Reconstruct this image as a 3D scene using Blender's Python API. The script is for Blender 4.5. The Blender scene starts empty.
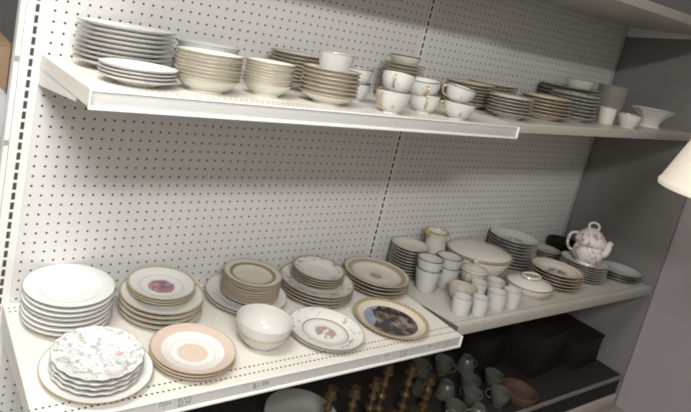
import bpy, bmesh, math, random
from mathutils import Matrix, Vector
random.seed(7)
I = 0.0254            # everything below is laid out in inches, the floor is 36 in under the reference row
ZF = 36.0
C = bpy.context.scene.collection
scene = bpy.context.scene
PI = math.pi

def W(x, y, z): return Vector((x*I, y*I, (z+ZF)*I))

# ------------------------------------------------------------------ materials
class NB:
    def __init__(s, name, rough=.5, spec=.5):
        s.m = bpy.data.materials.new(name); s.m.use_nodes = True
        s.t = s.m.node_tree; s.b = s.t.nodes['Principled BSDF']
        s.b.inputs['Roughness'].default_value = rough
        s.b.inputs['Specular IOR Level'].default_value = spec
        s.tc = s.t.nodes.new('ShaderNodeTexCoord')
    def n(s, ty, **kw):
        x = s.t.nodes.new(ty)
        for k, v in kw.items(): setattr(x, k, v)
        return x
    def put(s, sock, v):
        if isinstance(v, (int, float)): sock.default_value = v
        elif isinstance(v, tuple): sock.default_value = (*v, 1) if len(v) == 3 else v
        else: s.t.links.new(v, sock)
    def math(s, op, a, b=None, c=None):
        x = s.n('ShaderNodeMath', operation=op); s.put(x.inputs[0], a)
        if b is not None: s.put(x.inputs[1], b)
        if c is not None: s.put(x.inputs[2], c)
        return x.outputs[0]
    def xyz(s):
        x = s.n('ShaderNodeSeparateXYZ'); s.t.links.new(s.tc.outputs['Object'], x.inputs[0]); return x.outputs
    def mix(s, f, a, b):
        x = s.n('ShaderNodeMix', data_type='RGBA'); s.put(x.inputs[0], f); s.put(x.inputs[6], a); s.put(x.inputs[7], b)
        return x.outputs[2]
    def between(s, v, lo, hi):
        return s.math('MULTIPLY', s.math('GREATER_THAN', v, lo), s.math('LESS_THAN', v, hi))
    def soft(s, v, lo, hi, e=.01):
        a = s.n('ShaderNodeMapRange'); s.put(a.inputs[0], v); s.put(a.inputs[1], lo-e); s.put(a.inputs[2], lo+e)
        b = s.n('ShaderNodeMapRange'); s.put(b.inputs[0], v); s.put(b.inputs[1], hi-e); s.put(b.inputs[2], hi+e)
        return s.math('MULTIPLY', a.outputs[0], s.math('SUBTRACT', 1., b.outputs[0]))
    def noise(s, scale, detail=2., vec=None):
        x = s.n('ShaderNodeTexNoise'); s.put(x.inputs['Scale'], scale); x.inputs['Detail'].default_value = detail
        s.t.links.new(vec if vec is not None else s.tc.outputs['Object'], x.inputs['Vector'])
        return x.outputs
    def done(s, col): s.put(s.b.inputs['Base Color'], col); return s.m

def plain(name, col, rough=.5, spec=.5, metal=0., grime=0., emit=0.):
    k = NB(name, rough, spec); k.b.inputs['Metallic'].default_value = metal
    if emit:
        k.put(k.b.inputs['Emission Color'], col); k.b.inputs['Emission Strength'].default_value = emit
    if grime:
        f = k.noise(14., 4.)[0]
        f = k.math('MULTIPLY', k.math('GREATER_THAN', f, .0), k.math('SUBTRACT', f, .35))
        return k.done(k.mix(k.math('MULTIPLY', f, grime), col, tuple(c*.55 for c in col)))
    return k.done(k.mix(k.math('MULTIPLY', k.noise(30.)[0], .06), col, tuple(c*.8 for c in col)))

def glaze(name, R, base=(.78,.77,.74), bands=(), spots=(), rough=.16, disc=None):
    """glazed china: bands (r0,r1,colour) in fractions of the radius; spots (r0,r1,scale,threshold,colour)"""
    k = NB(name, rough, .5)
    o = k.xyz()
    r = k.math('DIVIDE', k.math('SQRT', k.math('ADD', k.math('MULTIPLY', o[0], o[0]), k.math('MULTIPLY', o[1], o[1]))), R*I)
    c = k.mix(k.math('MULTIPLY', k.noise(20.)[0], .05), base, tuple(v*.85 for v in base))
    for (a, b, col) in bands: c = k.mix(k.soft(r, a, b, .012), c, col)
    for i, (a, b, sc, th, col) in enumerate(spots):
        mp = k.n('ShaderNodeMapping'); mp.inputs['Location'].default_value = (i*3.1, i*1.7, i*.9)
        k.t.links.new(k.tc.outputs['Object'], mp.inputs[0])
        f = k.noise(sc*2.2, 2., mp.outputs[0])[0]
        x = k.n('ShaderNodeMapRange'); k.put(x.inputs[0], f); k.put(x.inputs[1], th-.02); k.put(x.inputs[2], th+.03)
        c = k.mix(k.math('MULTIPLY', x.outputs[0], k.soft(r, a, b, .03)), c, col)
    return k.done(c)

def pegboard_mat():
    k = NB('white_pegboard', .45, .3); o = k.xyz()
    fx = k.math('SUBTRACT', k.math('FRACT', k.math('DIVIDE', o[0], I)), .5)
    fz = k.math('SUBTRACT', k.math('FRACT', k.math('ADD', k.math('DIVIDE', o[2], I), .5)), .5)
    d = k.math('SQRT', k.math('ADD', k.math('MULTIPLY', fx, fx), k.math('MULTIPLY', fz, fz)))
    hole = k.math('LESS_THAN', d, .12)
    c = k.mix(k.math('MULTIPLY', k.noise(3., 3.)[0], .12), (.64,.63,.62), (.5,.49,.48))
    return k.done(k.mix(hole, c, (.055,.05,.045)))

def slot_mat():
    k = NB('white_slotted_steel', .4, .4); o = k.xyz()
    fz = k.math('ABSOLUTE', k.math('SUBTRACT', k.math('FRACT', k.math('ADD', k.math('DIVIDE', o[2], I), .5)), .5))
    m = k.math('MULTIPLY', k.math('LESS_THAN', fz, .36), k.math('LESS_THAN', k.math('ABSOLUTE', o[0]), .17*I))
    m = k.math('MULTIPLY', m, k.math('LESS_THAN', o[1], .02*I))
    return k.done(k.mix(m, (.72,.71,.68), (.06,.055,.05)))

def shelf_mat(name, c0, c1):
    k = NB(name, .35, .4); o = k.xyz()
    px = k.math('SUBTRACT', k.math('FRACT', k.math('DIVIDE', o[0], .5*I)), .5)
    m = 0.
    for yy in (-16.05, -17.0, -1.0, -1.7):
        dy = k.math('DIVIDE', k.math('SUBTRACT', o[1], yy*I), .5*I)
        d = k.math('SQRT', k.math('ADD', k.math('MULTIPLY', px, px), k.math('MULTIPLY', dy, dy)))
        m = k.math('MAXIMUM', m, k.math('LESS_THAN', d, .23))
    m = k.math('MULTIPLY', m, k.math('GREATER_THAN', o[2], -.02*I))
    c = k.mix(k.math('MULTIPLY', k.noise(6., 4.)[0], .2), c0, c1)
    return k.done(k.mix(m, c, (.06,.05,.04)))

M = {}
M['peg'] = pegboard_mat(); M['slot'] = slot_mat(); M['shelf'] = shelf_mat('white_enamel_shelf', (.74,.71,.645), (.6,.565,.5)); M['rightshelf'] = shelf_mat('darker_beige_enamel_shelf', (.52,.5,.44), (.42,.4,.35))  # right-hand shelves take a darker beige than the left ones
M['steel'] = plain('white_painted_steel', (.74,.73,.7), .35, .4, grime=.3)
M['channel'] = plain('grey_white_price_channel', (.5,.49,.47), .3, .4, grime=.2)
M['rightchannel'] = plain('darker_beige_price_channel', (.36,.34,.3), .4, .3, grime=.3)  # darker beige than the left-hand channels
M['lip'] = plain('clear_white_channel_lip', (.8,.79,.77), .25)
M['panel'] = plain('dark_grey_end_panel', (.22,.21,.205), .6, .2, grime=.2)
M['darkwedge'] = plain('dark_grey_wedge', (.11,.105,.1), .5, .3)
M['lavender'] = plain('lavender_grey_wall_paint', (.36,.33,.34), .7, .2)
M['greywall'] = plain('grey_wall_paint', (.2,.2,.2), .7, .2)
M['palewall'] = plain('off_white_wall_paint', (.7,.69,.66), .8, .2)
M['ceil'] = plain('ceiling_paint', (.7,.7,.68), .8, .2)
M['floor'] = plain('brown_vinyl_floor', (.3,.27,.24), .5, .3, grime=.4)
M['deck'] = plain('shade_darkened_brown_deck', (.026,.022,.019), .6, .3, grime=.6)  # brown lowered further to hold the shade under the lower shelf
M['gold'] = plain('gold_trim', (.52,.4,.2), .3, .5, metal=.4)
M['dullgold'] = plain('tan_gold_trim', (.34,.28,.2), .35, .5)
M['darktrim'] = plain('dark_rim_line', (.1,.085,.07), .35)
M['greytrim'] = plain('grey_rim_line', (.33,.31,.28), .35)
M['white'] = glaze('plain_white_china', 4, (.54,.535,.51)); M['bright'] = glaze('bright_white_china', 4, (.76,.75,.73))
M['cream'] = glaze('cream_china', 4, (.72,.68,.6))
M['ivory'] = glaze('ivory_china', 4, (.62,.6,.53))
M['brass'] = plain('shade_darkened_brass', (.13,.085,.04), .35, .5, metal=.6)  # brass colour dimmed to stand in for the shelf's shadow
M['brown'] = plain('shade_darkened_brown_wicker', (.085,.05,.033), .7, .2, grime=.8)  # basket brown darkened for the shade on the base deck
M['wood'] = plain('shade_darkened_brown_wood', (.014,.012,.01), .6, .2, grime=.6)  # brown taken near black to carry the shade under the shelf
M['card'] = plain('brown_cardboard', (.36,.25,.16), .8, .1, grime=.2)
M['cloth'] = plain('pale_white_cloth', (.55,.56,.58), .9, .1, grime=.3)
M['ink'] = plain('faded_black_ink', (.16,.15,.145), .7)
M['sticker'] = plain('clear_label_sticker', (.54,.53,.51), .3)
M['greysticker'] = plain('grey_paper_sticker', (.4,.39,.37), .6)
M['shade'] = plain('cream_lampshade_fabric', (.85,.78,.66), .9, .1, emit=.4)
M['green'] = plain('shade_darkened_green_glaze', (.085,.09,.075), .3)  # cup colour lowered in place of the shadow from the shelf above
M['black'] = plain('black_metal', (.03,.03,.03), .4)
M['tube'] = plain('lit_fluorescent_tube', (1.,.97,.9), .5, emit=1.0)

# ------------------------------------------------------------------ mesh helpers (inches, local)
def mesh_obj(name, bm, mat, parent=None, smooth=True):
    bmesh.ops.recalc_face_normals(bm, faces=bm.faces)
    me = bpy.data.meshes.new(name)
    for v in bm.verts: v.co *= I
    bm.to_mesh(me); bm.free()
    if smooth:
        for p in me.polygons: p.use_smooth = True
        me.set_sharp_from_angle(angle=math.radians(38))
    me.materials.append(mat)
    o = bpy.data.objects.new(name, me); C.objects.link(o)
    if parent: o.parent = parent
    return o
def add_box(bm, x0, x1, y0, y1, z0, z1, bev=0.):
    r = bmesh.ops.create_cube(bm, size=1.)
    bmesh.ops.transform(bm, matrix=Matrix.LocRotScale(Vector(((x0+x1)/2, (y0+y1)/2, (z0+z1)/2)), None, Vector((x1-x0, y1-y0, z1-z0))), verts=r['verts'])
    if bev:
        es = list({e for v in r['verts'] for e in v.link_edges})
        bmesh.ops.bevel(bm, geom=es, offset=bev, segments=2, affect='EDGES', profile=.5)
def lathe(prof, seg=40, wav=0, amp=0., ex=1., ey=1., R=None):
    """closed turned shape from (r,z) points; optional scalloping and oval scaling"""
    bm = bmesh.new(); rings = []
    R = R or max(p[0] for p in prof)
    for (r, z) in prof:
        if r < 1e-6: rings.append([bm.verts.new((0, 0, z))]); continue
        ring = []
        for i in range(seg):
            a = 2*PI*i/seg; rr = r
            if wav: rr = r*(1+amp*math.cos(wav*a)*(r/R)**4)
            ring.append(bm.verts.new((rr*math.cos(a)*ex, rr*math.sin(a)*ey, z)))
        rings.append(ring)
    for a, b in zip(rings, rings[1:]):
        for i in range(seg):
            j = (i+1) % seg
            if len(a) == 1 and len(b) == 1: continue
            if len(a) == 1: bm.faces.new((a[0], b[i], b[j]))
            elif len(b) == 1: bm.faces.new((a[i], a[j], b[0]))
            else: bm.faces.new((a[i], a[j], b[j], b[i]))
    return bm
def tube(pts, rad, seg=8, closed=False):
    bm = bmesh.new(); pts = [Vector(p) for p in pts]; n = len(pts); rings = []
    rads = rad if isinstance(rad, (list, tuple)) else [rad]*n
    up = None
    for i, p in enumerate(pts):
        a = pts[(i-1) % n] if (closed or i) else p; b = pts[(i+1) % n] if (closed or i < n-1) else p
        t = (b-a).normalized()
        if up is None: up = t.orthogonal().normalized()
        up = (up-t*up.dot(t)).normalized(); s = t.cross(up)
        rings.append([bm.verts.new(p+(up*math.cos(2*PI*k/seg)+s*math.sin(2*PI*k/seg))*rads[i]) for k in range(seg)])
    m = n if closed else n-1
    for i in range(m):
        a, b = rings[i], rings[(i+1) % n]
        for k in range(seg): bm.faces.new((a[k], a[(k+1) % seg], b[(k+1) % seg], b[k]))
    if not closed: bm.faces.new(rings[0][::-1]); bm.faces.new(rings[-1])
    return bm
def ring(r, z, rad, seg=40, wav=0, amp=0., ex=1., ey=1., segs=6):
    pts = []
    for i in range(seg):
        a = 2*PI*i/seg; rr = r*(1+(amp*math.cos(wav*a) if wav else 0))
        pts.append((rr*math.cos(a)*ex, rr*math.sin(a)*ey, z))
    return tube(pts, rad, segs, True)
def loop_handle(r0, z0, z1, out, rad, ang=0., n=10, r1=None):
    """ear shaped handle leaving the wall at (r0,z1) and coming back at (r1,z0)"""
    r1 = r0 if r1 is None else r1
    pts = []
    for i in range(n+1):
        t = i/n; a = PI*(t)
        z = z1+(z0-z1)*t; rr = r0+(r1-r0)*t
        pts.append(((rr+out*math.sin(a)**.75)*math.cos(ang), (rr+out*math.sin(a)**.75)*math.sin(ang), z+.25*math.sin(2*a)*(z1-z0)*.5))
    return tube(pts, rad, 8)

def plate_prof(R, h, well=.62, t=.1, foot=.52):
    zf = .2
    return [(0,.07), (foot*R-.12,.07), (foot*R-.08,0), (foot*R+.02,0), (foot*R+.08,.1), (well*R+.12,.18+.12*h), ((well+1)*R/2,.5*h+.1*h),
            (R-.08,h-.1), (R,h-.05), (R,h), (R-.07,h+.03), ((well+1)*R/2,.5*h+.1*h+t+.03), (well*R+.05,.2+.14*h+t*.3), (well*R-.15,zf+.02), (well*R*.6,zf-.02), (0,zf-.02)]
def soup_prof(R, h):
    return [(0,.07), (.48*R,.07), (.5*R,0), (.53*R,0), (.56*R,.1), (.66*R,.42*h), (.72*R,.68*h), (R-.08,h-.1), (R,h-.05), (R,h), (R-.07,h+.03),
            (.74*R,.78*h), (.68*R,.7*h), (.6*R,.36*h), (.5*R,.24), (0,.2)]
def bowl_prof(R, h, foot=.5, fh=.18, t=.11, curve=.55):
    out = [(0,fh*.6), (foot*R-.1,fh*.6), (foot*R-.06,0), (foot*R,0), (foot*R,fh)]
    N = 7
    for i in range(1, N+1):
        u = i/N; a = u*PI/2
        r = foot*R+(R-foot*R)*(math.sin(a)*curve+u*(1-curve)); z = fh+(h-fh)*((1-math.cos(a))*curve+u*(1-curve))
        out.append((r, z))
    inn = [(R-.03,h+.03), (R-t,h)]
    for i in range(N-1, 0, -1):
        u = i/N; a = u*PI/2
        r = foot*R+(R-foot*R)*(math.sin(a)*curve+u*(1-curve))-t; z = fh+(h-fh)*((1-math.cos(a))*curve+u*(1-curve))+t*.4
        inn.append((max(r, .1), z))
    return out+inn+[(foot*R*.6,fh+.1), (0,fh+.1)]
def mug_prof(R, h, bot=.65, t=.1):
    b = R*bot
    return [(0,.05), (b-.15,.05), (b-.08,0), (b,.03), (b+.04,.12), (R-(R-b)*.45,h*.5), (R,h), (R-.04,h+.04), (R-t,h), (R-(R-b)*.45-t,h*.5), (b-t,.25), (0,.2)]

# ------------------------------------------------------------------ scene helpers
def tag(o, label, cat, group=None, kind=None):
    o['label'] = label; o['category'] = cat
    if group: o['group'] = group
    if kind: o['kind'] = kind
    return o
def struct(o): o['kind'] = 'structure'; return o
def empty(name, mat=None):
    o = bpy.data.objects.new(name, None); o.empty_display_size = .05; C.objects.link(o)
    if mat is not None: o.matrix_world = mat
    return o
def copy_tree(o):
    c = o.copy(); C.objects.link(c)
    for ch in list(o.children):
        d = ch.copy(); C.objects.link(d); d.parent = c; d.matrix_parent_inverse = ch.matrix_parent_inverse.copy()
        for g in ch.children:
            e = g.copy(); C.objects.link(e); e.parent = d
    return c

# shelf tops: each board pitches up a little towards its front edge
PL = {'upper_left': (10.887,.0574,0.), 'lower_left': (-14.358,.0227,0.), 'lower_right': (-14.5,.064,0.), 'upper_right': (11.1,.0552,.02)}
def frame(s):
    a, b, c = PL[s]
    u = Vector((1,0,c)).normalized(); v = Vector((0,1,-b)); n = u.cross(v).normalized(); v = n.cross(u)
    return u, v, n
def onshelf(s, x, y, h=0., rot=0., tilt=(0,0)):
    """matrix for a thing standing at x,y on shelf s, lifted by h"""
    a, b, c = PL[s]; u, v, n = frame(s)
    p = Vector((x, y, a-b*y+c*(x-48)))+n*h
    R = Matrix((u, v, n)).transposed().to_4x4()
    return Matrix.Translation(W(*p)) @ R @ Matrix.Rotation(rot, 4, 'Z') @ Matrix.Rotation(tilt[0], 4, 'X') @ Matrix.Rotation(tilt[1], 4, 'Y')

ORD = ['topmost', 'second from top', 'third from top', 'fourth from top', 'fifth from top', 'sixth from top', 'seventh from top', 'eighth from top',
       'ninth from top', 'tenth from top', 'eleventh from top', 'twelfth from top']
def ordn(i, n):
    if n == 1: return ''
    return 'bottom' if i == n-1 else ORD[i]

def proto_plate(name, prof, mat, R, h, trim=None, tr=.035, wav=0, amp=0., seg=48, ex=1., ey=1., trim_name='rim_line'):
    o = mesh_obj(name, lathe(prof, seg, wav, amp, ex, ey), mat)
    if trim:
        t = mesh_obj(trim_name, ring(R-.01, h, tr, seg, wav, amp, ex, ey), trim, o)
    return o
def stack(o, s, x, y, base, n, step, cat, desc, where, group, jit=.06, topmat=None, top=None):
    """n copies of o, the last one made on top"""
    for k in range(n):
        last = k == n-1
        if last and top is not None: c = top
        else: c = o if k == 0 else copy_tree(o)
        jx, jy = random.uniform(-jit, jit), random.uniform(-jit, jit)
        c.matrix_world = onshelf(s, x+jx, y+jy, base+k*step+.01, random.uniform(0, 6.28) if not last else random.uniform(-.1, .1))
        i = n-1-k
        tag(c, ' '.join((ordn(i, n)+' '+desc+' '+where).split()), cat, group if n > 1 else None)

# ------------------------------------------------------------------ setting
def wallbox(name, x0, x1, y0, y1, z0, z1, mat):
    bm = bmesh.new(); add_box(bm, x0, x1, y0, y1, z0+ZF, z1+ZF)
    return struct(mesh_obj(name, bm, mat, smooth=False))
wallbox('floor', -120, 160, -170, 90, -38, -36, M['floor'])
wallbox('ceiling', -120, 160, -170, 90, 78, 80, M['ceil'])
wallbox('wall_back', -120, 160, 88, 92, -36, 78, M['greywall'])
wallbox('wall_right', 97.6, 100, -170, 88, -36, 78, M['lavender'])
wallbox('wall_left', -124, -120, -170, 88, -36, 78, M['palewall'])
wallbox('wall_front', -120, 160, -140, -138, -36, 78, M['palewall'])
bm = bmesh.new(); add_box(bm, 96.85, 97.55, -17.0, 3, -36+ZF, 44+ZF)
tag(mesh_obj('end_panel', bm, M['panel'], smooth=False), 'dark grey upright panel closing the right end of the white shelving', 'panel')

# pegboards: object origin sits on the hole grid
def pegboard(x0, x1, label):
    bm = bmesh.new(); add_box(bm, x0, x1, 0.02, .27, -35.5, 30)
    o = mesh_obj('pegboard_panel', bm, M['peg'], smooth=False); o.location = W(0, 0, 0); return tag(o, label, 'pegboard', 'white pegboard panels behind the shelves')
pegboard(.6, 47.4, 'white pegboard back panel behind the left half of the shelving')
pegboard(48.6, 95.4, 'white pegboard back panel behind the right half of the shelving')

def upright(x, w0, w1, label, side=False, slots=True):
    t = empty('shelf_upright', Matrix.Translation(W(x, 0, -36)))
    bm = bmesh.new(); add_box(bm, w0, w1, -.06, 1.6, 0, 72)
    o = mesh_obj('post_face', bm, M['slot'] if slots else M['channel'], t, smooth=False); o.location = (0, 0, 0)
    if side:
        bm = bmesh.new(); add_box(bm, -1.36, -.92, .1, 1.9, 0, 72, .06)
        mesh_obj('side_flange', bm, M['steel'], t)
        for z in range(6, 72, 8):
            bm = bmesh.new(); add_box(bm, -1.34, -1.0, .02, .12, z, z+.5); mesh_obj('bolt', bm, M['greytrim'], t)
    return tag(t, label, 'post', 'white slotted shelving posts')
upright(0, -.9, .9, 'white slotted steel post at the left end of the shelving', True)
upright(48, -.55, .55, 'white slotted steel post between the two pegboard panels')
upright(96, -.7, .45, 'plain white steel post beside the dark grey end panel', slots=False)

def shelf(s, x0, x1, depth, label, thick=1.2, chan=True, side_left=True, brk=None, front_y=None):
    a, b, c = PL[s]
    t = empty('shelf', onshelf(s, 0, 0)); 
    bm = bmesh.new(); add_box(bm, x0, x1, -depth+.12, -.1, -thick, 0)
    mesh_obj('shelf_board', bm, M['shelf'] if s.endswith('left') else M['rightshelf'], t, smooth=False)
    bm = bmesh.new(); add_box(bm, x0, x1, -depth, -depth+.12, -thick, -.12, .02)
    mesh_obj('price_channel', bm, M['channel'] if s.endswith('left') else M['rightchannel'], t)
    if chan:
        bm = bmesh.new(); add_box(bm, x0, x1, -depth-.1, -depth+.12, -.14, .02, .04); add_box(bm, x0, x1, -depth-.22, -depth+.02, -thick-.2, -thick+.06, .05)
        mesh_obj('channel_lip', bm, M['lip'], t)
        for q, xx in (('a', x0), ('b', x1-.12)):
            bm = bmesh.new(); add_box(bm, xx, xx+.14, -depth-.2, -depth+.1, -thick-.18, .02, .03)
            mesh_obj('channel_end', bm, M['lip'], t)
    for xx in (x0+.05, x1-.2):
        bm = bmesh.new()
        pts = [(-.1,0), (-.1,-2.7), (-1.2,-2.7), (-depth*.8,-1.5), (-depth*.85,0)]
        f0 = [bm.verts.new((xx, y, z-.05)) for y, z in pts]; f1 = [bm.verts.new((xx+.12, y, z-.05)) for y, z in pts]
        bm.faces.new(f0); bm.faces.new(f1[::-1])
        for i in range(5): bm.faces.new((f0[i], f0[(i+1) % 5], f1[(i+1) % 5], f1[i]))
        mesh_obj('bracket', bm, M['steel'], t, smooth=False)
    if s == 'lower_right':
        bm = bmesh.new(); pts = [(-11.0,-.3), (-depth+.1,-.06), (-depth+.1,-thick), (-11.0,-.45)]  # dark wedge laid on the left side face, widening to the front
        f0 = [bm.verts.new((x0-.05, y, z)) for y, z in pts]; f1 = [bm.verts.new((x0+.01, y, z)) for y, z in pts]
        bm.faces.new(f0); bm.faces.new(f1[::-1])
        for i in range(4): bm.faces.new((f0[i], f0[(i+1) % 4], f1[(i+1) % 4], f1[i]))
        mesh_obj('side_wedge', bm, M['darkwedge'], t, smooth=False)
    return tag(t, label, 'shelf', 'white steel shelves on the pegboard')
shelf('upper_left', .78, 47.9, 17.55, 'white steel shelf of stacked plates and teacups, upper left')
shelf('upper_right', 48.25, 96.4, 16.35, 'white steel shelf of plates and lace rimmed dishes, upper right', chan=False, thick=1.1)
shelf('lower_left', .3, 47.9, 17.95, 'white steel shelf with price labels and dinner plates, lower left', thick=1.25)
shelf('lower_right', 48.25, 96.1, 17.05, 'white steel shelf with mugs, tureen and teapot, lower right', chan=False, thick=1.2)
PL['top_left'] = (28.0,.03,0.); PL['top_right'] = (28.9,.03,0.)
shelf('top_left', .45, 47.9, 14.2, 'white steel shelf above the frame casting shade on left pegboard', chan=False)
shelf('top_right', 48.25, 96.4, 17.2, 'white steel shelf seen from below in the top right corner', chan=False)
# base deck
t = empty('base_deck', Matrix.Translation(W(0, 0, -36)))
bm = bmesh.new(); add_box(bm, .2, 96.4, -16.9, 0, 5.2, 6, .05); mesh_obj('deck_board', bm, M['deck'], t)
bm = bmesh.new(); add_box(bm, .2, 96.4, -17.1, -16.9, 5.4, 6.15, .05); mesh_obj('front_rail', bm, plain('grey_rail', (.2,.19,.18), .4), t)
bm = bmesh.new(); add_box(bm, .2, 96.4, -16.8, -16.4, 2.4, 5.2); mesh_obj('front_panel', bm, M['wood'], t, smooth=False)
bm = bmesh.new(); add_box(bm, .2, 96.4, -17.2, -16.4, .1, 2.4, .1); mesh_obj('kick_plate', bm, plain('pale_kick_plate', (.5,.45,.4), .4), t)
tag(t, 'dark base deck with pale kick plate at the bottom of the shelving', 'shelf base')

# ------------------------------------------------------------------ price labels on the lower left price channel
def text_mesh(txt, size):
    cu = bpy.data.curves.new('t', 'FONT'); cu.body = txt; cu.size = size*I; cu.align_x = 'CENTER'; cu.align_y = 'CENTER'; cu.extrude = .004*I
    ob = bpy.data.objects.new('t', cu); C.objects.link(ob)
    dg = bpy.context.evaluated_depsgraph_get(); dg.update()
    me = bpy.data.meshes.new_from_object(ob.evaluated_get(dg)); bpy.data.objects.remove(ob)
    return me
def price(x, lines, label):
    a, b, c = PL['lower_left']; u, v, n = frame('lower_left')
    t = empty('price_label', onshelf('lower_left', x, -17.97, -.62))
    bm = bmesh.new(); add_box(bm, -.8, .8, -.03, .0, -.45, .45); mesh_obj('sticker', bm, M['sticker'], t, smooth=False)
    for txt, sz, dz in lines:
        me = text_mesh(txt, sz); me.materials.append(M['ink'])
        o = bpy.data.objects.new('printed_text', me); C.objects.link(o); o.parent = t
        o.matrix_local = Matrix.Translation((0, -.04*I, dz*I)) @ Matrix.Rotation(PI/2, 4, 'X')
    tag(t, label, 'price label', 'price labels on the lower shelf edge')
G_ = 'on the lower left shelf edge'
price(10.6, [('DISH', .5, .2), ('1.', .4, -.22)], 'leftmost printed price label below the floral plates '+G_)
price(12.4, [('PLATE', .48, .22), ('$2.99', .55, -.2)], 'dark printed price label beside the leftmost one '+G_)
price(20.0, [('$1.99', .75, 0)], 'printed price label below the white gold banded bowl '+G_)
price(35.9, [('DISH', .42, .18), ('1.', .36, -.22)], 'faint price label below the plate with red motif '+G_)
price(38.4, [('PLATE', .42, .2), ('$3.99', .5, -.2)], 'price label below the dark picture plate '+G_)
price(42.5, [('DISH', .4, .15), ('1.', .36, -.22)], 'faint price label just right of the dark picture plate '+G_)
price(45.3, [('PLATE', .4, .2), ('$3.99', .48, -.2)], 'rightmost price label at the end '+G_)

# ------------------------------------------------------------------ UPPER LEFT SHELF
s = 'upper_left'
o = proto_plate('dinner_plate', plate_prof(4.28,.8), M['bright'], 4.28, .8, M['greytrim'], .04)
stack(o, s, 6.63, -5.5, 0, 9, .4, 'plate', 'plain white dinner plate', 'in the tall stack, upper shelf left end', 'white dinner plates stacked on upper left shelf')
o = proto_plate('salad_plate', plate_prof(3.02,.65), M['bright'], 3.02, .65, M['greytrim'], .035)
stack(o, s, 5.4, -13.2, 0, 4, .275, 'plate', 'small white plate', 'in the low stack, front left of upper shelf', 'small white plates at front of upper left shelf')
m_ = glaze('grey_white_bowl', 3.1, (.66,.66,.64))
o = proto_plate('serving_bowl', bowl_prof(3.1,1.7,.5), m_, 3.1, 1.7, M['greytrim'], .03)
stack(o, s, 14.9, -4.9, 0, 4, .56, 'bowl', 'grey white serving bowl', 'behind the ivory bowl stack on upper shelf', 'grey white serving bowls at the back')
o = proto_plate('soup_bowl', bowl_prof(2.76,1.2,.55,curve=.4), M['ivory'], 2.76, 1.2, M['dullgold'], .055)
stack(o, s, 11.25, -13.3, 0, 8, .29, 'bowl', 'ivory gold rimmed bowl', 'in the first bowl stack on the upper shelf', 'ivory bowls in the first stack')
o = proto_plate('dessert_bowl', bowl_prof(2.3,1.2,.55,curve=.4), M['ivory'], 2.3, 1.2, M['dullgold'], .05)
stack(o, s, 17.75, -12.2, 0, 8, .264, 'bowl', 'smaller ivory bowl', 'in the second bowl stack, upper shelf', 'smaller ivory bowls in the second stack')
m_ = glaze('tan_edged_plate', 3.34, (.68,.66,.62), [(.93,1.1,(.36,.31,.24))])
o = proto_plate('luncheon_plate', plate_prof(3.34,.8), m_, 3.34, .8, M['dullgold'], .05)
stack(o, s, 25.9, -4.7, 0, 9, .374, 'plate', 'tan edged plate', 'in the stack behind the brown rimmed bowls', 'tan edged plates at the back of the upper left shelf')
m_ = glaze('cream_bowl_brown_edge', 2.74, (.72,.69,.63), [(.94,1.1,(.42,.36,.28))])
o = proto_plate('rimmed_bowl', bowl_prof(2.74,1.0,.5,curve=.4), m_, 2.74, 1.0, M['dullgold'], .07)
stack(o, s, 23.75, -13.5, 0, 7, .38, 'bowl', 'brown rimmed cream bowl', 'in the stack under a white cup', 'brown rimmed bowls below the white cup')

def cup(name, R, h, mat, trim, handle=None, ang=0., foot=.52, curve=.75, tr=.055):
    o = mesh_obj(name, lathe(bowl_prof(R, h, foot, .16, .09, curve), 36), mat)
    mesh_obj('gold_rim' if trim is M['gold'] else 'rim_line', ring(R-.02, h+.01, tr, 36), trim, o)
    if handle: mesh_obj('handle', loop_handle(R*.93, h*.3, h*.86, .62, .085, ang, 10, R*.72), handle, o)
    return o
o = cup('footed_cup', 1.75, 2.15, M['white'], M['greytrim'], foot=.62, curve=.4)
o.matrix_world = onshelf(s, 24.0, -13.4, 2.62); tag(o, 'white handleless cup sitting on the stack of brown rimmed bowls', 'cup')
for k, lab in ((0, 'lower'), (1, 'upper')):
    o = cup('teacup', 1.5, 1.95, M['white'], M['darktrim'], M['white'], -.4) if k == 0 else copy_tree(o)
    o.matrix_world = onshelf(s, 29.9, -10.0, k*1.5, .3*k); tag(o, lab+' white cup of the pair behind the brown rimmed bowl stack', 'cup', 'white cups behind the brown rimmed bowls')
o = proto_plate('saucer', plate_prof(2.49,.55), M['ivory'], 2.49, .55, M['dullgold'], .04)
stack(o, s, 41.2, -4.7, 0, 11, .395, 'saucer', 'ivory gold edged saucer', 'in the back stack by the centre post', 'ivory saucers in the tall back stack')
o = cup('teacup', 1.9, 1.25, M['ivory'], M['darktrim'], foot=.6)
o.matrix_world = onshelf(s, 41.2, -4.7, 4.16); tag(o, 'wide ivory cup on top of the tall ivory saucer stack', 'cup')
gm = glaze('white_teacup_sprig', 1.75, (.58,.57,.54), [], [(.55,.97,26.,.68,(.45,.3,.3))])
def gcup(R, h, ang): return cup('teacup', R, h, gm, M['darktrim'], M['gold'], ang, .5, .8)
GC = 'gold handled teacups on the upper left shelf'
o = gcup(1.72, 2.2, PI*1.05); o.matrix_world = onshelf(s, 29.95, -15.7, 0); tag(o, 'lower gold handled teacup of the leftmost stacked pair, front of upper shelf', 'cup', GC)
o = gcup(1.62, 2.1, PI*1.2); o.matrix_world = onshelf(s, 30.1, -15.7, 1.75, 0, (math.radians(-6), math.radians(9))); tag(o, 'upper tipped teacup of the leftmost gold handled pair', 'cup', GC)
o = gcup(1.62, 2.05, -2.2); o.matrix_world = onshelf(s, 36.6, -13.5, 0); tag(o, 'lower teacup of the middle pair with gold handle facing forward', 'cup', GC)
o = gcup(1.75, 1.9, -2.1); o.matrix_world = onshelf(s, 36.1, -13.5, 1.55, 0, (math.radians(3), math.radians(-5))); tag(o, 'upper teacup of the middle gold handled pair', 'cup', GC)
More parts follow.
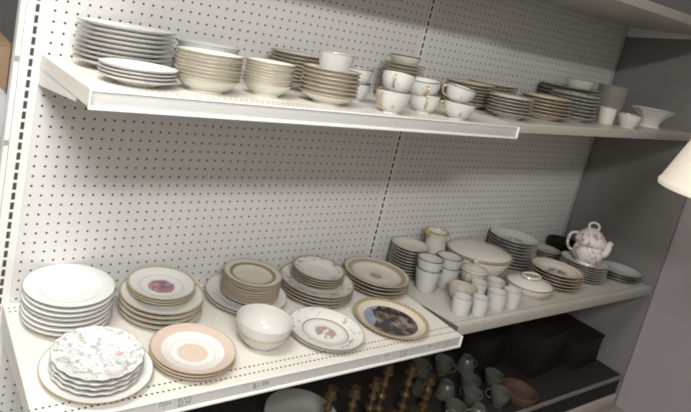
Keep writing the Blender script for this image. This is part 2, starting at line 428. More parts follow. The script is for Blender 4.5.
o = gcup(1.7, 1.85, PI*.8); o.matrix_world = onshelf(s, 39.5, -15.75, 0, 0, (math.radians(2), 0)); tag(o, 'lower teacup of the right pair nearest the shelf front edge', 'cup', GC)
o = gcup(1.58, 1.9, PI*.85); o.matrix_world = onshelf(s, 39.0, -15.7, 1.55, 0, (math.radians(7), math.radians(5))); tag(o, 'upper tilted teacup of the right gold rimmed pair', 'cup', GC)

# ------------------------------------------------------------------ UPPER RIGHT SHELF
s = 'upper_right'
m_ = glaze('tan_china_plate', 3.2, (.58,.53,.45), [(.9,1.1,(.38,.31,.23))])
o = proto_plate('luncheon_plate', plate_prof(3.15,.8), m_, 3.15, .8, M['dullgold'], .05)
stack(o, s, 51.9, -6.4, 0, 7, .4, 'plate', 'tan plate', 'in the stack just right of the gold handled cups', 'tan plates right of the cups')
o = proto_plate('dinner_plate', plate_prof(3.42,.8), M['ivory'], 3.42, .8, M['dullgold'], .045)
stack(o, s, 58.6, -4.6, 0, 7, .42, 'plate', 'white topped plate', 'in the back stack above the shelf joint', 'white plates in the stack above the shelf joint')
m_ = glaze('grey_cream_plate', 2.6, (.6,.59,.54), [(.86,1.1,(.34,.32,.27))])
o = proto_plate('bread_plate', plate_prof(2.59,.7), m_, 2.59, .7, M['greytrim'], .05)
stack(o, s, 51.7, -13.0, 0, 6, .39, 'plate', 'grey cream plate', 'in the front stack at the shelf joint', 'grey cream plates at the shelf joint')
m_ = glaze('tan_rim_plate', 3.28, (.66,.62,.55), [(.84,1.1,(.42,.33,.23))])
o = proto_plate('salad_plate', plate_prof(3.25,.75), m_, 3.25, .75, M['dullgold'], .06)
stack(o, s, 60.9, -11.5, 0, 6, .44, 'plate', 'tan rimmed plate', 'in the front stack, right upper shelf', 'tan rimmed plates at the front')
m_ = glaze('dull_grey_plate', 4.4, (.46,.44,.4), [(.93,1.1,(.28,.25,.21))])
o = proto_plate('platter', plate_prof(4.3,.9), m_, 4.3, .9, M['greytrim'], .05)
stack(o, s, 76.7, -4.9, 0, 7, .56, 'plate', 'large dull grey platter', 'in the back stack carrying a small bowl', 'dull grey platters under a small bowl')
o = cup('small_bowl', 2.1, 1.7, M['ivory'], M['greytrim'], foot=.6)
o.matrix_world = onshelf(s, 79.0, -4.9, 3.75); tag(o, 'small ivory bowl sitting on the large grey platters', 'bowl')
m_ = glaze('lace_rim_plate', 3.05, (.55,.55,.53), [], [(.7,1.1,60.,.52,(.22,.21,.2))])
o = proto_plate('lace_plate', plate_prof(3.05,.75), m_, 3.05, .75, M['greytrim'], .045, 20, .02, 80)
stack(o, s, 68.45, -11.0, 0, 7, .49, 'plate', 'lace rimmed grey white plate', 'in the scalloped stack right of tan plates', 'lace rimmed plates in the scalloped stack')
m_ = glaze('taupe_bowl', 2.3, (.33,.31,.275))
o = proto_plate('deep_bowl', bowl_prof(2.3,2.4,.6,curve=.3), m_, 2.3, 2.4, M['greytrim'], .05)
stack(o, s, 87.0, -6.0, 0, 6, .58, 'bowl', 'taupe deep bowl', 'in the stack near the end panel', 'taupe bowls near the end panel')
o = mesh_obj('cup', lathe(mug_prof(1.17,2.35,.85), 32), M['ivory']); mesh_obj('rim_line', ring(1.13, 2.38, .04, 32), M['greytrim'], o)
o.matrix_world = onshelf(s, 74.9, -12.4); tag(o, 'straight sided ivory cup right of the lace rimmed plates', 'cup')
m_ = glaze('cream_cup_brown_inside', 1.6, (.62,.6,.55))
o = mesh_obj('bowl', lathe(bowl_prof(1.6,1.9,.62,.15,.1,.5), 36), m_)
mesh_obj('rim_line', ring(1.56, 1.91, .05, 36), M['darktrim'], o); mesh_obj('food_rest', lathe([(0,1.1),(1.25,1.1),(1.25,1.2),(0,1.2)], 24), M['wood'], o).name = 'dark_inside'
o.matrix_world = onshelf(s, 78.2, -13.9); tag(o, 'low cream bowl with dark inside beside the scalloped serving dish', 'bowl')
# scalloped footed dish
pr = [(0,.25),(1.3,.25),(1.5,0),(1.75,.05),(1.55,.4),(1.75,1.0),(2.4,1.9),(3.4,2.7),(3.48,2.8),(3.38,2.86),(2.3,2.1),(1.6,1.2),(0,.95)]
m_ = glaze('white_scalloped_dish', 3.4, (.66,.65,.62))
o = mesh_obj('serving_dish', lathe(pr, 64, 10, .05, 1.0, .85), m_)
mesh_obj('rim_line', ring(3.45, 2.82, .06, 64, 10, .05, 1., .85), M['greytrim'], o)
o.matrix_world = onshelf(s, 87.6, -12.4); tag(o, 'white scalloped flaring serving dish at the right end of upper shelf', 'serving dish')

# ------------------------------------------------------------------ LOWER LEFT SHELF
s = 'lower_left'
o = proto_plate('soup_plate', soup_prof(4.22,.95), M['bright'], 4.22, .95, M['greytrim'], .045)
stack(o, s, 5.35, -4.3, 0, 7, .475, 'plate', 'plain white soup plate', 'in the stack, lower shelf left end', 'white soup plates at the lower left end')
o = proto_plate('serving_plate', plate_prof(4.72,.85,.66), glaze('white_plate_fine_line', 4.72), 4.72, .85, M['dullgold'], .05)
o.matrix_world = onshelf(s, 6.03, -13.25); tag(o, 'large white gold edged plate under the floral scalloped plates', 'plate')
m_ = glaze('multicolour_floral_china', 3.83, (.78,.77,.75), [], [
    (-1,.97,16.,.58,(.6,.6,.6)), (-1,.97,24.,.64,(.55,.38,.34)), (-1,.97,30.,.61,(.38,.42,.38)), (-1,.97,26.,.66,(.56,.5,.38)), (-1,.97,32.,.62,(.42,.43,.48))])
o = proto_plate('floral_plate', plate_prof(3.83,.75), m_, 3.83, .75, M['greytrim'], .035, 18, .016, 90)
stack(o, s, 5.95, -13.3, .22, 4, .43, 'plate', 'scalloped floral plate', 'on the large white plate, front left corner', 'scalloped floral plates at the front left', .03)
t = empty('price_sticker', onshelf(s, 7.9, -17.25, .62, .2, (math.radians(-9), math.radians(2))))
bm = bmesh.new(); add_box(bm, -.42, .42, -.2, .2, 0, .03); mesh_obj('sticker_card', bm, M['greysticker'], t, smooth=False)
me = text_mesh('$3.99', .26); me.materials.append(M['ink']); q = bpy.data.objects.new('printed_text', me); C.objects.link(q); q.parent = t; q.location = (0, 0, .035*I)
tag(t, 'small grey price sticker on the rim of the large white plate', 'price label')
m_ = glaze('cream_plate_gold_edge', 4.4, (.74,.72,.67), [(.95,1.1,(.48,.4,.26))])
o = proto_plate('dinner_plate', plate_prof(4.35,.8), m_, 4.35, .8, M['dullgold'], .032)
stack(o, s, 14.67, -5.1, 0, 4, .54, 'plate', 'cream gold edged dinner plate', 'under the small plates with dark red flowers', 'cream gold edged dinner plates')
m_ = glaze('white_plate_dark_rose', 3.6, (.74,.73,.7), [(.93,1.1,(.46,.4,.28)), (.62,.64,(.5,.47,.4)), (-1,.02,(.74,.73,.7))],
           [(-1,.38,20.,.34,(.36,.16,.19)), (-1,.4,24.,.54,(.17,.14,.16)), (-1,.33,22.,.56,(.5,.26,.32))])
o = proto_plate('salad_plate', plate_prof(3.6,.7), m_, 3.6, .7, M['dullgold'], .03)
stack(o, s, 14.8, -4.35, 1.88, 3, .26, 'plate', 'small plate with dark red flower centre', 'on the cream gold edged plates', 'small plates with dark red flower centres', .03)
pk = (.63,.51,.43)
m_ = glaze('peach_banded_plate', 4.0, (.76,.74,.71), [(.74,.97,pk), (.97,1.1,(.5,.4,.28)), (.52,.55,(.68,.62,.54)), (-1,.36,(.66,.53,.43)), (.2,.22,(.72,.62,.53))])
o = proto_plate('luncheon_plate', plate_prof(4.0,.8), m_, 4.0, .8, M['dullgold'], .045)
stack(o, s, 14.75, -13.6, 0, 3, .29, 'plate', 'peach banded plate', 'right of the floral plates', 'peach banded plates at the front', .03)
o = proto_plate('dinner_plate', plate_prof(4.7,.85), glaze('pale_grey_plate', 4.7, (.66,.65,.61)), 4.7, .85, M['greytrim'], .05)
stack(o, s, 25.1, -4.9, 0, 2, .33, 'plate', 'large pale plate', 'under the dark ringed saucers', 'large pale plates under the saucers')
m_ = glaze('beige_saucer_dark_ring', 3.4, (.54,.5,.41), [(.68,.8,(.2,.165,.12)), (.96,1.1,(.42,.36,.28))])
o = proto_plate('saucer', plate_prof(3.4,.6,.6), m_, 3.4, .6, M['dullgold'], .05)
stack(o, s, 25.7, -4.6, .56, 9, .28, 'saucer', 'beige dark ringed saucer', 'on the large pale plates', 'beige dark ringed saucers')
# white footed bowl
o = mesh_obj('bowl', lathe(bowl_prof(2.93,2.95,.42,.4,.12,.85), 56), glaze('glossy_white_bowl', 2.93, (.6,.58,.55), rough=.08))
mesh_obj('gold_band', ring(2.8, 2.05, .05, 56), M['gold'], o); mesh_obj('rim_line', ring(2.9, 2.97, .03, 56), M['greytrim'], o)
o.matrix_world = onshelf(s, 22.5, -13.2); tag(o, 'glossy white footed bowl with gold band at front of lower shelf', 'bowl')
m_ = glaze('white_plate_red_bird_motif', 4.2, (.74,.73,.69), [(.58,.615,(.25,.21,.18)), (.52,.54,(.5,.44,.36)), (.97,1.1,(.5,.46,.4))],
           [(-1,.27,22.,.47,(.5,.3,.27)), (-1,.3,30.,.56,(.36,.3,.26)), (.68,.95,17.,.63,(.4,.34,.3)), (.7,.94,22.,.65,(.45,.36,.36))])
o = proto_plate('dinner_plate', plate_prof(4.2,.75), m_, 4.2, .75, M['greytrim'], .045)
stack(o, s, 30.5, -13.5, 0, 2, .25, 'plate', 'white sprigged plate with red centre motif', 'right of the white bowl', 'white sprigged plates with red motif', .05)
m_ = glaze('white_plate_sprig_rim', 4.68, (.66,.65,.6), [(.95,1.1,(.26,.22,.17))], [(.68,.96,18.,.6,(.33,.28,.24)), (.68,.96,25.,.62,(.42,.38,.3))])
o = proto_plate('dinner_plate', plate_prof(4.65,.8), m_, 4.65, .8, M['dullgold'], .055)
stack(o, s, 34.85, -5.2, 0, 4, .41, 'plate', 'sprig rimmed dinner plate', 'below the small coupe bowls at shelf back', 'sprig rimmed dinner plates')
m_ = glaze('grey_white_coupe', 3.3, (.62,.61,.57), [(.92,1.1,(.26,.22,.17))], [(.72,.95,22.,.58,(.36,.31,.26))])
o = proto_plate('coupe_bowl', soup_prof(3.3,.85), m_, 3.3, .85, M['dullgold'], .05)
stack(o, s, 35.1, -4.8, 1.5, 4, .31, 'bowl', 'shallow sprigged coupe bowl', 'on the sprig rimmed dinner plates', 'shallow coupe bowls on the sprig rimmed plates', .03)
m_ = glaze('cream_plate_beige_band', 4.45, (.66,.61,.53), [(.74,.9,(.38,.31,.23)), (.95,1.1,(.3,.25,.18)), (.1,.2,(.42,.34,.26)), (-1,.12,(.36,.28,.22))])
o = proto_plate('dinner_plate', plate_prof(4.4,.8), m_, 4.4, .8, M['dullgold'], .045)
stack(o, s, 44.6, -5.2, 0, 4, .44, 'plate', 'cream plate with beige band', 'at the right end of lower left shelf', 'cream plates with beige bands', .12)
# picture plate: generic dark landscape on a cream plate with a pierced gold edge
k = NB('picture_plate_glaze', .14); ox = k.xyz(); R = 4.5
r = k.math('DIVIDE', k.math('SQRT', k.math('ADD', k.math('MULTIPLY', ox[0], ox[0]), k.math('MULTIPLY', ox[1], ox[1]))), R*I)
n1 = k.noise(30., 5.)[0]; n2 = k.noise(16., 3.)[0]
dark = k.mix(k.math('GREATER_THAN', n1, .5), (.035,.03,.03), (.13,.1,.085))
dark = k.mix(k.math('GREATER_THAN', n1, .6), dark, (.25,.21,.18))
skyf = k.math('GREATER_THAN', k.math('ADD', k.math('SUBTRACT', k.math('MULTIPLY', ox[1], 7.), k.math('MULTIPLY', ox[0], 8.)), n2), 1.0)
pic = k.mix(skyf, dark, k.mix(n1, (.13,.17,.26), (.36,.4,.48)))
cc = k.mix(k.soft(r, -1, .72, .01), (.66,.6,.48), pic)
cc = k.mix(k.soft(r, .9, 1.1, .01), cc, (.4,.31,.18))
pm = k.done(cc)
o = mesh_obj('picture_plate', lathe(plate_prof(4.5,.75,.7), 96, 40, .012), pm)
bm = bmesh.new()
for i in range(60):
    a = 2*PI*i/60
    q = bmesh.ops.create_uvsphere(bm, u_segments=6, v_segments=4, radius=.13)
    bmesh.ops.translate(bm, verts=q['verts'], vec=(4.42*math.cos(a), 4.42*math.sin(a), .76))
mesh_obj('beaded_edge', bm, M['dullgold'], o)
o.matrix_world = onshelf(s, 40.38, -13.35); tag(o, 'gold beaded plate with a dark picture, front right of lower left shelf', 'plate')

# ------------------------------------------------------------------ LOWER RIGHT SHELF
s = 'lower_right'
o = proto_plate('small_plate', plate_prof(2.66,.6), M['ivory'], 2.66, .6, M['greytrim'], .055)
stack(o, s, 52.5, -3.1, 0, 10, .43, 'plate', 'small ivory plate', 'in the stack left of the pitcher', 'small ivory plates beside the pitcher')
# pitcher
pr = [(0,.2),(1.0,.2),(1.15,0),(1.25,.1),(1.1,.4),(1.55,1.4),(1.75,2.6),(1.55,3.9),(1.38,4.8),(1.42,5.7),(1.7,6.4),(1.72,6.5),(1.62,6.5),(1.3,5.6),(1.25,4.8),(1.42,3.9),(1.6,2.6),(1.4,1.4),(0,.5)]
o = mesh_obj('pitcher', lathe(pr, 48, 8, .035), M['ivory'])
mesh_obj('gold_rim', ring(1.68, 6.47, .11, 48, 8, .05), M['gold'], o)
mesh_obj('handle', loop_handle(1.45, 2.6, 6.5, 1.1, .13, .5, 12, 1.6), M['ivory'], o)
bm = bmesh.new(); bmesh.ops.create_cone(bm, cap_ends=True, segments=10, radius1=.55, radius2=.15, depth=1.0)
bmesh.ops.rotate(bm, verts=bm.verts, cent=(0,0,0), matrix=Matrix.Rotation(math.radians(-60), 3, 'Y')); bmesh.ops.translate(bm, verts=bm.verts, vec=(-1.75,0,6.2))
mesh_obj('spout', bm, M['gold'], o)
o.matrix_world = onshelf(s, 56.9, -3.7, 0, -.2); tag(o, 'ivory pitcher with a wavy gold rim behind the tall mugs', 'pitcher')
def mug(R, h, bot, ang, trim):
    o = mesh_obj('mug', lathe(mug_prof(R, h, bot), 36), M['white'])
    mesh_obj('rim_line', ring(R-.03, h+.02, .07, 36), trim, o)
    mesh_obj('handle', loop_handle(R*.92, h*.35, h*.85, .55, .09, ang, 10, R*.84), M['white'], o)
    return o
MG = 'tall tapered mugs stacked in pairs'
for (x, y, h, l) in ((51.7, -7.85, 0, 'lower tapered white mug of the front left pair beside picture plate'), (51.7, -7.85, 1.35, 'upper tapered white mug of the front left pair beside picture plate'),
                     (55.6, -7.8, 0, 'lower tapered white mug of the pair before the pitcher'), (55.6, -7.8, 1.35, 'upper tapered white mug of the pair before the pitcher')):
    o = mug(1.78, 3.1, .66, .4, M['darktrim']); o.matrix_world = onshelf(s, x, y, h); tag(o, l, 'mug', MG)
# sugar bowl
o = mesh_obj('sugar_bowl', lathe(bowl_prof(1.95,2.1,.55,.25,.1,.8), 40), M['ivory'])
mesh_obj('rim_line', ring(1.96, 2.1, .06, 40), M['dullgold'], o)
ld = mesh_obj('lid', lathe([(0,2.05),(1.85,2.05),(1.95,2.2),(1.6,2.55),(.9,2.85),(.3,3.0),(0,3.0)], 40), M['ivory'], o)
mesh_obj('knob', lathe([(0,2.95),(.18,3.0),(.2,3.2),(.42,3.4),(.42,3.6),(.2,3.8),(0,3.82)], 16), M['ivory'], ld)
mesh_obj('lid_line', ring(1.75, 2.45, .045, 40), M['dullgold'], ld)
for a in (.3, PI+.3): mesh_obj('handle', loop_handle(1.75, .8, 1.9, .6, .12, a, 10, 1.6), M['ivory'], o)
o.matrix_world = onshelf(s, 61.0, -8.1); tag(o, 'ivory lidded sugar bowl with two handles behind small cups', 'sugar bowl')
o = mesh_obj('shallow_bowl', lathe(bowl_prof(1.9,2.2,.5,.2,.1,.6), 40), glaze('shade_darkened_ivory_bowl', 1.9, (.44,.41,.35))); mesh_obj('rim_line', ring(1.87, 2.22, .05, 40), M['dullgold'], o)  # ivory taken down to tan for the shadow over this bowl
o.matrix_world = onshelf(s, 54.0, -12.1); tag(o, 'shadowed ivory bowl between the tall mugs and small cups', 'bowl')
SC = 'small white demitasse cups'
for (x, y, r, a, l) in ((51.2,-14.5,1.22,PI*.4,'leftmost small white cup at the front edge of lower right shelf'), (53.7,-15.3,1.1,.2,'second small cup from left along the front edge'),
                     (57.97,-14.67,1.32,.2,'third small cup from left along the front edge'), (60.9,-14.9,1.27,.1,'fourth small cup along the front edge beside the covered dish'),
                     (57.74,-11.75,1.2,.3,'small white cup in the second row before the sugar bowl'), (61.2,-11.9,1.25,.2,'small white cup in the second row left of covered dish')):
    o = mesh_obj('small_cup', lathe(mug_prof(r, 2.3, .84, .09), 32), M['white']); mesh_obj('rim_line', ring(r-.03, 2.32, .05, 32), M['dullgold'], o)
    mesh_obj('handle', loop_handle(r*.94, .7, 1.9, .5, .08, a, 10, r*.9), M['white'], o)
    o.matrix_world = onshelf(s, x, y); tag(o, l, 'cup', SC)
# tureen
m_ = glaze('cream_tureen', 5.1, (.74,.71,.65))
o = mesh_obj('tureen', lathe(bowl_prof(5.2,3.2,.6,.2,.16,.75), 64, ex=1., ey=.88), m_)
ld = mesh_obj('lid', lathe([(0,3.15),(4.95,3.15),(5.1,3.3),(4.7,3.6),(3.4,3.95),(1.8,4.15),(0,4.2)], 64, ex=1., ey=.88), m_, o)
mesh_obj('brown_band', ring(5.17, 3.15, .22, 64, ex=1., ey=.88), M['dullgold'], o)
o.matrix_world = onshelf(s, 66.0, -4.8); tag(o, 'wide oval cream tureen with a brown band behind the small cups', 'tureen')
m_ = glaze('pale_platter_floral_motif', 3.85, (.6,.6,.57), [(.95,1.1,(.3,.27,.22))], [(-1,.4,34.,.55,(.25,.22,.22)), (.66,.96,20.,.62,(.42,.38,.34))])
o = proto_plate('platter', plate_prof(3.8,.9), m_, 3.8, .9, M['greytrim'], .05)
stack(o, s, 75.1, -4.0, 0, 9, .51, 'plate', 'pale flower centred platter', 'in the stack right of the tureen', 'pale platters right of the tureen', .1)
# covered dish
m_ = glaze('cream_covered_dish', 3.45, (.66,.63,.57))
o = mesh_obj('covered_dish', lathe(bowl_prof(3.45,1.5,.66,.15,.12,.7), 56, ex=1., ey=.9), m_)
mesh_obj('rim_line', ring(3.47, 1.5, .07, 56, ex=1., ey=.9), M['dullgold'], o)
ld = mesh_obj('lid', lathe([(0,1.45),(3.2,1.45),(3.35,1.6),(3.0,1.85),(2.2,2.15),(2.0,2.25),(0,2.3)], 56, ex=1., ey=.9), m_, o)
mesh_obj('oval_handle', ring(1.5, 2.62, .17, 40, ex=1., ey=.7), m_, ld); mesh_obj('handle_foot', lathe([(0,2.2),(1.35,2.2),(1.25,2.5),(0,2.5)], 32, ex=1., ey=.7), M['dullgold'], ld)
for sg in (-1, 1): mesh_obj('side_handle', tube([(sg*3.3,-.8,1.3),(sg*3.9,-.5,1.4),(sg*4.0,0,1.4),(sg*3.9,.5,1.4),(sg*3.3,.8,1.3)], .13), m_, o)
o.matrix_world = onshelf(s, 68.2, -12.6); tag(o, 'round cream covered vegetable dish with ring handle on its lid', 'covered dish')
m_ = glaze('cream_platter_brown_motif', 3.8, (.64,.6,.52), [(.93,1.1,(.33,.26,.18)), (.78,.81,(.4,.33,.25))], [(-1,.42,26.,.52,(.3,.2,.14)), (-1,.3,38.,.55,(.2,.15,.12))])
o = proto_plate('platter', plate_prof(3.8,.85), m_, 3.8, .85, M['dullgold'], .06)
stack(o, s, 75.9, -11.65, 0, 5, .5, 'plate', 'cream platter with brown centre motif', 'between covered dish and teapot stack', 'cream platters with brown motif', .06)
o = proto_plate('saucer', plate_prof(3.5,.7), glaze('grey_white_saucer', 3.5, (.58,.57,.54)), 3.5, .7, M['greytrim'], .05)
stack(o, s, 85.0, -10.9, 0, 7, .39, 'plate', 'grey white plate', 'in the stack under the floral teapot', 'grey white plates under the teapot')
# teapot
m_ = glaze('white_teapot_pink_floral', 2.4, (.72,.69,.66), [], [(.6,1.4,22.,.58,(.5,.36,.34)), (.5,1.4,30.,.62,(.36,.3,.26))])
pr = [(0,.1),(1.35,.1),(1.45,0),(1.6,.1),(1.5,.35),(2.1,1.1),(2.35,2.0),(2.2,2.7),(2.0,3.1),(2.25,3.5),(2.35,4.0),(2.1,4.5),(1.8,4.75),(0,4.75)]
o = mesh_obj('teapot', lathe(pr, 56, 9, .03), m_)
ld = mesh_obj('lid', lathe([(0,4.7),(1.85,4.7),(1.9,4.85),(1.5,5.3),(.9,5.75),(.4,5.95),(0,6.0)], 40), m_, o)
mesh_obj('loop_knob', tube([(.75*math.cos(a), 0, 6.25+.62*math.sin(a)) for a in [2*PI*i/18 for i in range(18)]], .19, 8, True), m_, ld)
mesh_obj('handle', loop_handle(2.0, 1.5, 4.6, 1.25, .22, PI, 12, 2.05), m_, o)
mesh_obj('spout', tube([(2.0,0,2.2),(2.5,0,2.8),(2.65,0,3.5),(2.7,0,4.1),(2.95,0,4.5)], [.7,.6,.5,.42,.38], 12), m_, o)
o.matrix_world = onshelf(s, 85.2, -11.0, 2.54, -1.12); tag(o, 'ornate white floral teapot standing on a stack of plates', 'teapot')
o = proto_plate('oval_platter', plate_prof(3.35,.8), glaze('grey_platter', 3.35, (.5,.5,.48)), 3.35, .8, M['darktrim'], .07)
stack(o, s, 92.9, -12.8, 0, 3, .45, 'plate', 'grey white platter', 'at the far right end of the lower shelf', 'grey white platters at the right end', .08)
o = proto_plate('small_plate', plate_prof(2.4,.6), glaze('pale_tan_plate', 2.4, (.46,.42,.35)), 2.4, .6, M['greytrim'], .05)
stack(o, s, 85.9, -3.5, 0, 4, .4, 'plate', 'pale tan plate', 'in the back corner behind the teapot stack', 'pale tan plates behind the teapot', .05)
o = mesh_obj('wooden_bowl', lathe(bowl_prof(2.5,3.0,.6,.2,.2,.7), 36), M['wood']); mesh_obj('rim_line', ring(2.4, 3.0, .08, 36), M['brown'], o)
o.matrix_world = onshelf(s, 91.2, -3.2); tag(o, 'dark brown bowl in the back right corner behind the teapot', 'bowl')

# ------------------------------------------------------------------ BASE DECK
def ondeck(x, y, h=0., rot=0.): return Matrix.Translation(W(x, y, -30+h+.02)) @ Matrix.Rotation(rot, 4, 'Z')
pr = [(0,.0),(1.6,0),(1.6,.15),(1.2,.35),(.45,.7),(.35,1.1),(.7,1.4),(.7,1.6),(.32,1.9),(.28,2.6),(.6,2.9),(.62,3.2),(.3,3.5),(.27,4.3),(.55,4.6),(.5,4.9),(.28,5.2),(.3,5.8),(.75,6.1),(.75,6.25),(.5,6.4),(.5,7.2),(.6,7.3),(.38,7.3),(.36,6.6),(0,6.6)]
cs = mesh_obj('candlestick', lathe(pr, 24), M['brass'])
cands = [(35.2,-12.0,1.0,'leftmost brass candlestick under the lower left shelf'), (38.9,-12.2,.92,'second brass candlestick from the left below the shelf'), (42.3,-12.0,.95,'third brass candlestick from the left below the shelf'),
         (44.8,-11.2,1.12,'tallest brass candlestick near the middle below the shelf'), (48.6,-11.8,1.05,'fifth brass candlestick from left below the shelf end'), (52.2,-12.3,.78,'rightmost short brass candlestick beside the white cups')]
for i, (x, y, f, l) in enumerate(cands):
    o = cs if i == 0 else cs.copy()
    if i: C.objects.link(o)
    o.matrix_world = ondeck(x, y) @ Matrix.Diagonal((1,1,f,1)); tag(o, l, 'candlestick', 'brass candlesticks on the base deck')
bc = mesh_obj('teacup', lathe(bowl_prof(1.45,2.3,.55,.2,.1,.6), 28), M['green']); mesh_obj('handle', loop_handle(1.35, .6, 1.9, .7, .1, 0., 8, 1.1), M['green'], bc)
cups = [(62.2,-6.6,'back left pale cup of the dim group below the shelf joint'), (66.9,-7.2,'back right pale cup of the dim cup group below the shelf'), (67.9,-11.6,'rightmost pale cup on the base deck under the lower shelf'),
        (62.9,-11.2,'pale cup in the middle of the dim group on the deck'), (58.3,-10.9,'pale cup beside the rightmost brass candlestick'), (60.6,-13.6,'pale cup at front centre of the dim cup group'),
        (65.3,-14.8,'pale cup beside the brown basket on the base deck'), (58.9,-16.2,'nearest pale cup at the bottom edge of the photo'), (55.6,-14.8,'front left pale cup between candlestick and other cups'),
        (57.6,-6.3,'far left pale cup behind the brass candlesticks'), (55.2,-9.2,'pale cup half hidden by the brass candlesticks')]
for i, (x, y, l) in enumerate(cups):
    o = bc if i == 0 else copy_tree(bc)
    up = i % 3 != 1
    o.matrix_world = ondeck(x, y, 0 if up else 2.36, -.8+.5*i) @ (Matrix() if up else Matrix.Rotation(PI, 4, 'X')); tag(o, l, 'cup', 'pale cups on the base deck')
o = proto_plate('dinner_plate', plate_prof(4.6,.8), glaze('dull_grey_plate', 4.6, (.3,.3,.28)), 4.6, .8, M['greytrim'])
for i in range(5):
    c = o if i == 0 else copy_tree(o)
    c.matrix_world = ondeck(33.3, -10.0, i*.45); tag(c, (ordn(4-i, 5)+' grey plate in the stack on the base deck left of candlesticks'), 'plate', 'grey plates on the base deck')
o = mesh_obj('wicker_basket', lathe([(0,.1),(1.7,.1),(1.9,0),(2.3,.6),(2.55,1.3),(2.6,1.6),(2.5,1.7),(2.3,1.3),(2.0,.7),(0,.4)], 40, 20, .015), M['brown'])
mesh_obj('woven_rim', ring(2.55, 1.63, .15, 40), M['brown'], o)
o.matrix_world = ondeck(69.6, -15.0); tag(o, 'low brown wicker basket on the base deck right of the cups', 'basket')
for (x, y, w, d, h, l) in ((81.,-7.,4.6,5.,6.5,'stand-in box darkened for the deep shade under the lower right shelf'), (91.2,-8.,4.,5.,4.5,'smaller stand-in box darkened for the shade beside the end panel'), (72.,-5.,3.,3.,5.,'stand-in box darkened for the shade behind the wicker basket')):  # stand-ins filling the dim cavity, coloured near black for its shade
    t = empty('standin_box', ondeck(x, y, 0, .1))
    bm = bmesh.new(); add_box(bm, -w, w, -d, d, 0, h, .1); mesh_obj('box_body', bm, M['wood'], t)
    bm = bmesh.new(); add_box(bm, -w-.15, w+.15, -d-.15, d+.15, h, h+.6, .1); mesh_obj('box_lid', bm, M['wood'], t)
    tag(t, l, 'box', 'dark stand-in boxes under the lower right shelf')

# ------------------------------------------------------------------ things beyond the left end
t = empty('storage_table', Matrix.Translation(W(-4, 24, -36)))
bm = bmesh.new(); add_box(bm, -18, 6, -10, 12, 26, 27.5, .1); mesh_obj('table_top', bm, M['greywall'], t)
for sx in (-17, 5):
    for sy in (-9, 11):
        bm = bmesh.new(); add_box(bm, sx-.6, sx+.6, sy-.6, sy+.6, 0, 26); mesh_obj('leg', bm, M['greywall'], t, smooth=False)
tag(t, 'grey table behind the left end of the shelving', 'table')
t = empty('cardboard_box', Matrix.Translation(W(-4, 24, -8.4)))
bm = bmesh.new(); add_box(bm, -9, 5, -5, 6, 0, 16.6); mesh_obj('carton', bm, M['card'], t, smooth=False)
bm = bmesh.new(); add_box(bm, -9, 5, -5.1, .2, 16.6, 16.75); mesh_obj('flap', bm, M['card'], t, smooth=False)
tag(t, 'brown cardboard box behind the left white post', 'box')
bm = bmesh.new(); bmesh.ops.create_icosphere(bm, subdivisions=4, radius=1.)
for v in bm.verts:
    w = 1+.1*math.sin(v.co.x*7+v.co.z*5)+.08*math.sin(v.co.y*9-v.co.z*6)
    v.co = Vector((v.co.x*7*w, v.co.y*3*w, (v.co.z*6.2*w)+6.4))
    if v.co.z < 0: v.co.z = 0
o = mesh_obj('cloth_bundle', bm, M['cloth']); o.location = W(-5, 15.4, -8.4); tag(o, 'crumpled white cloth bundle in front of the cardboard box, far left', 'cloth')

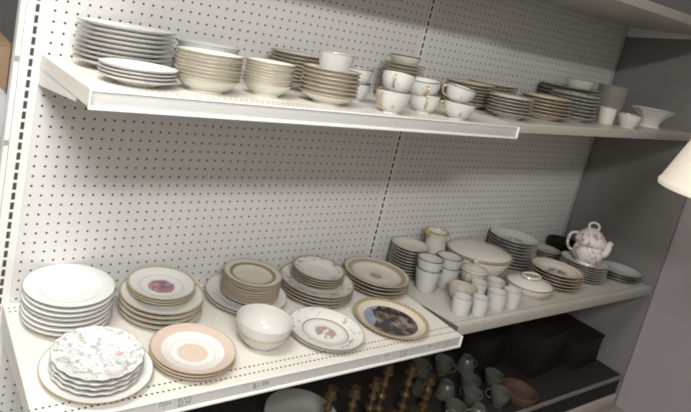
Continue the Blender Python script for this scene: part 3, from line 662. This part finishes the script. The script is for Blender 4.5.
# ------------------------------------------------------------------ lamp standing at the right
t = empty('pendant_lamp', Matrix.Translation(W(71.8, -29.2, 8.0)))
sh = mesh_obj('lamp_shade', lathe([(5.7,1.0),(5.98,.5),(5.9,0),(5.5,-.15),(5.2,.3),(5.1,.8),(1.7,11.6),(1.9,12),(2.1,11.8),(5.7,1.0)], 48), M['shade'], t)
mesh_obj('cord', lathe([(0,11.6),(.12,11.6),(.12,69.7),(0,69.7)], 10), M['black'], t)
mesh_obj('shade_holder', lathe([(0,11.3),(1.8,11.3),(1.8,11.7),(.5,12.4),(0,12.4)], 24), M['black'], t)
tag(t, 'hanging lamp with bright cream shade cut off by the right edge', 'lamp')

# ------------------------------------------------------------------ ceiling lights and an added fill
def area(name, x, y, z, sx, sy, power, target, spread=180, col=(1,.985,.955)):
    l = bpy.data.lights.new(name, 'AREA'); l.shape = 'RECTANGLE'; l.size = sx*I; l.size_y = sy*I; l.energy = power; l.color = col
    l.spread = math.radians(spread)
    o = bpy.data.objects.new(name, l); C.objects.link(o); o.location = W(x, y, z)
    d = W(*target)-o.location; o.rotation_euler = d.to_track_quat('-Z', 'Y').to_euler()
    return o
area('ceiling_tube_light', -20, -90, 65, 40, 5, 26, (0, -8, -4), 140)
area('ceiling_soft_light', -26, -38, 76, 40, 26, 36, (-12, -10, 0), 120)
area('aisle_fill_light', -40, -115, 76, 60, 8, 58, (-40, -120, 0), 180)  # unseen light added as fill for the shaded pegboard
w = bpy.data.worlds.new('World'); scene.world = w; w.use_nodes = True
w.node_tree.nodes['Background'].inputs[0].default_value = (.5,.5,.52,1); w.node_tree.nodes['Background'].inputs[1].default_value = .03

# ------------------------------------------------------------------ camera
cam = bpy.data.cameras.new('camera'); co = bpy.data.objects.new('camera', cam); C.objects.link(co); scene.camera = co

cam.sensor_fit = 'HORIZONTAL'; cam.sensor_width = 36.; cam.lens = 591.0182*36/691
cam.shift_x = (345.5-292.2607)/691; cam.shift_y = (107.1242-206)/691
cam.clip_start = .02; cam.clip_end = 50
co.matrix_world = Matrix(((0.8261115,-0.0729267,-0.5587678,-0.256169),(-0.5244448,0.2632551,-0.8097249,-1.452098),(0.2061491,0.9619659,0.1792321,0.524403+ZF*I),(0,0,0,1)))

scene.cycles.filter_width = 1.9
vs = scene.view_settings; vs.view_transform = 'Standard'; vs.look = 'None'; vs.exposure = 0.; vs.gamma = 1.; vs.use_curve_mapping = False
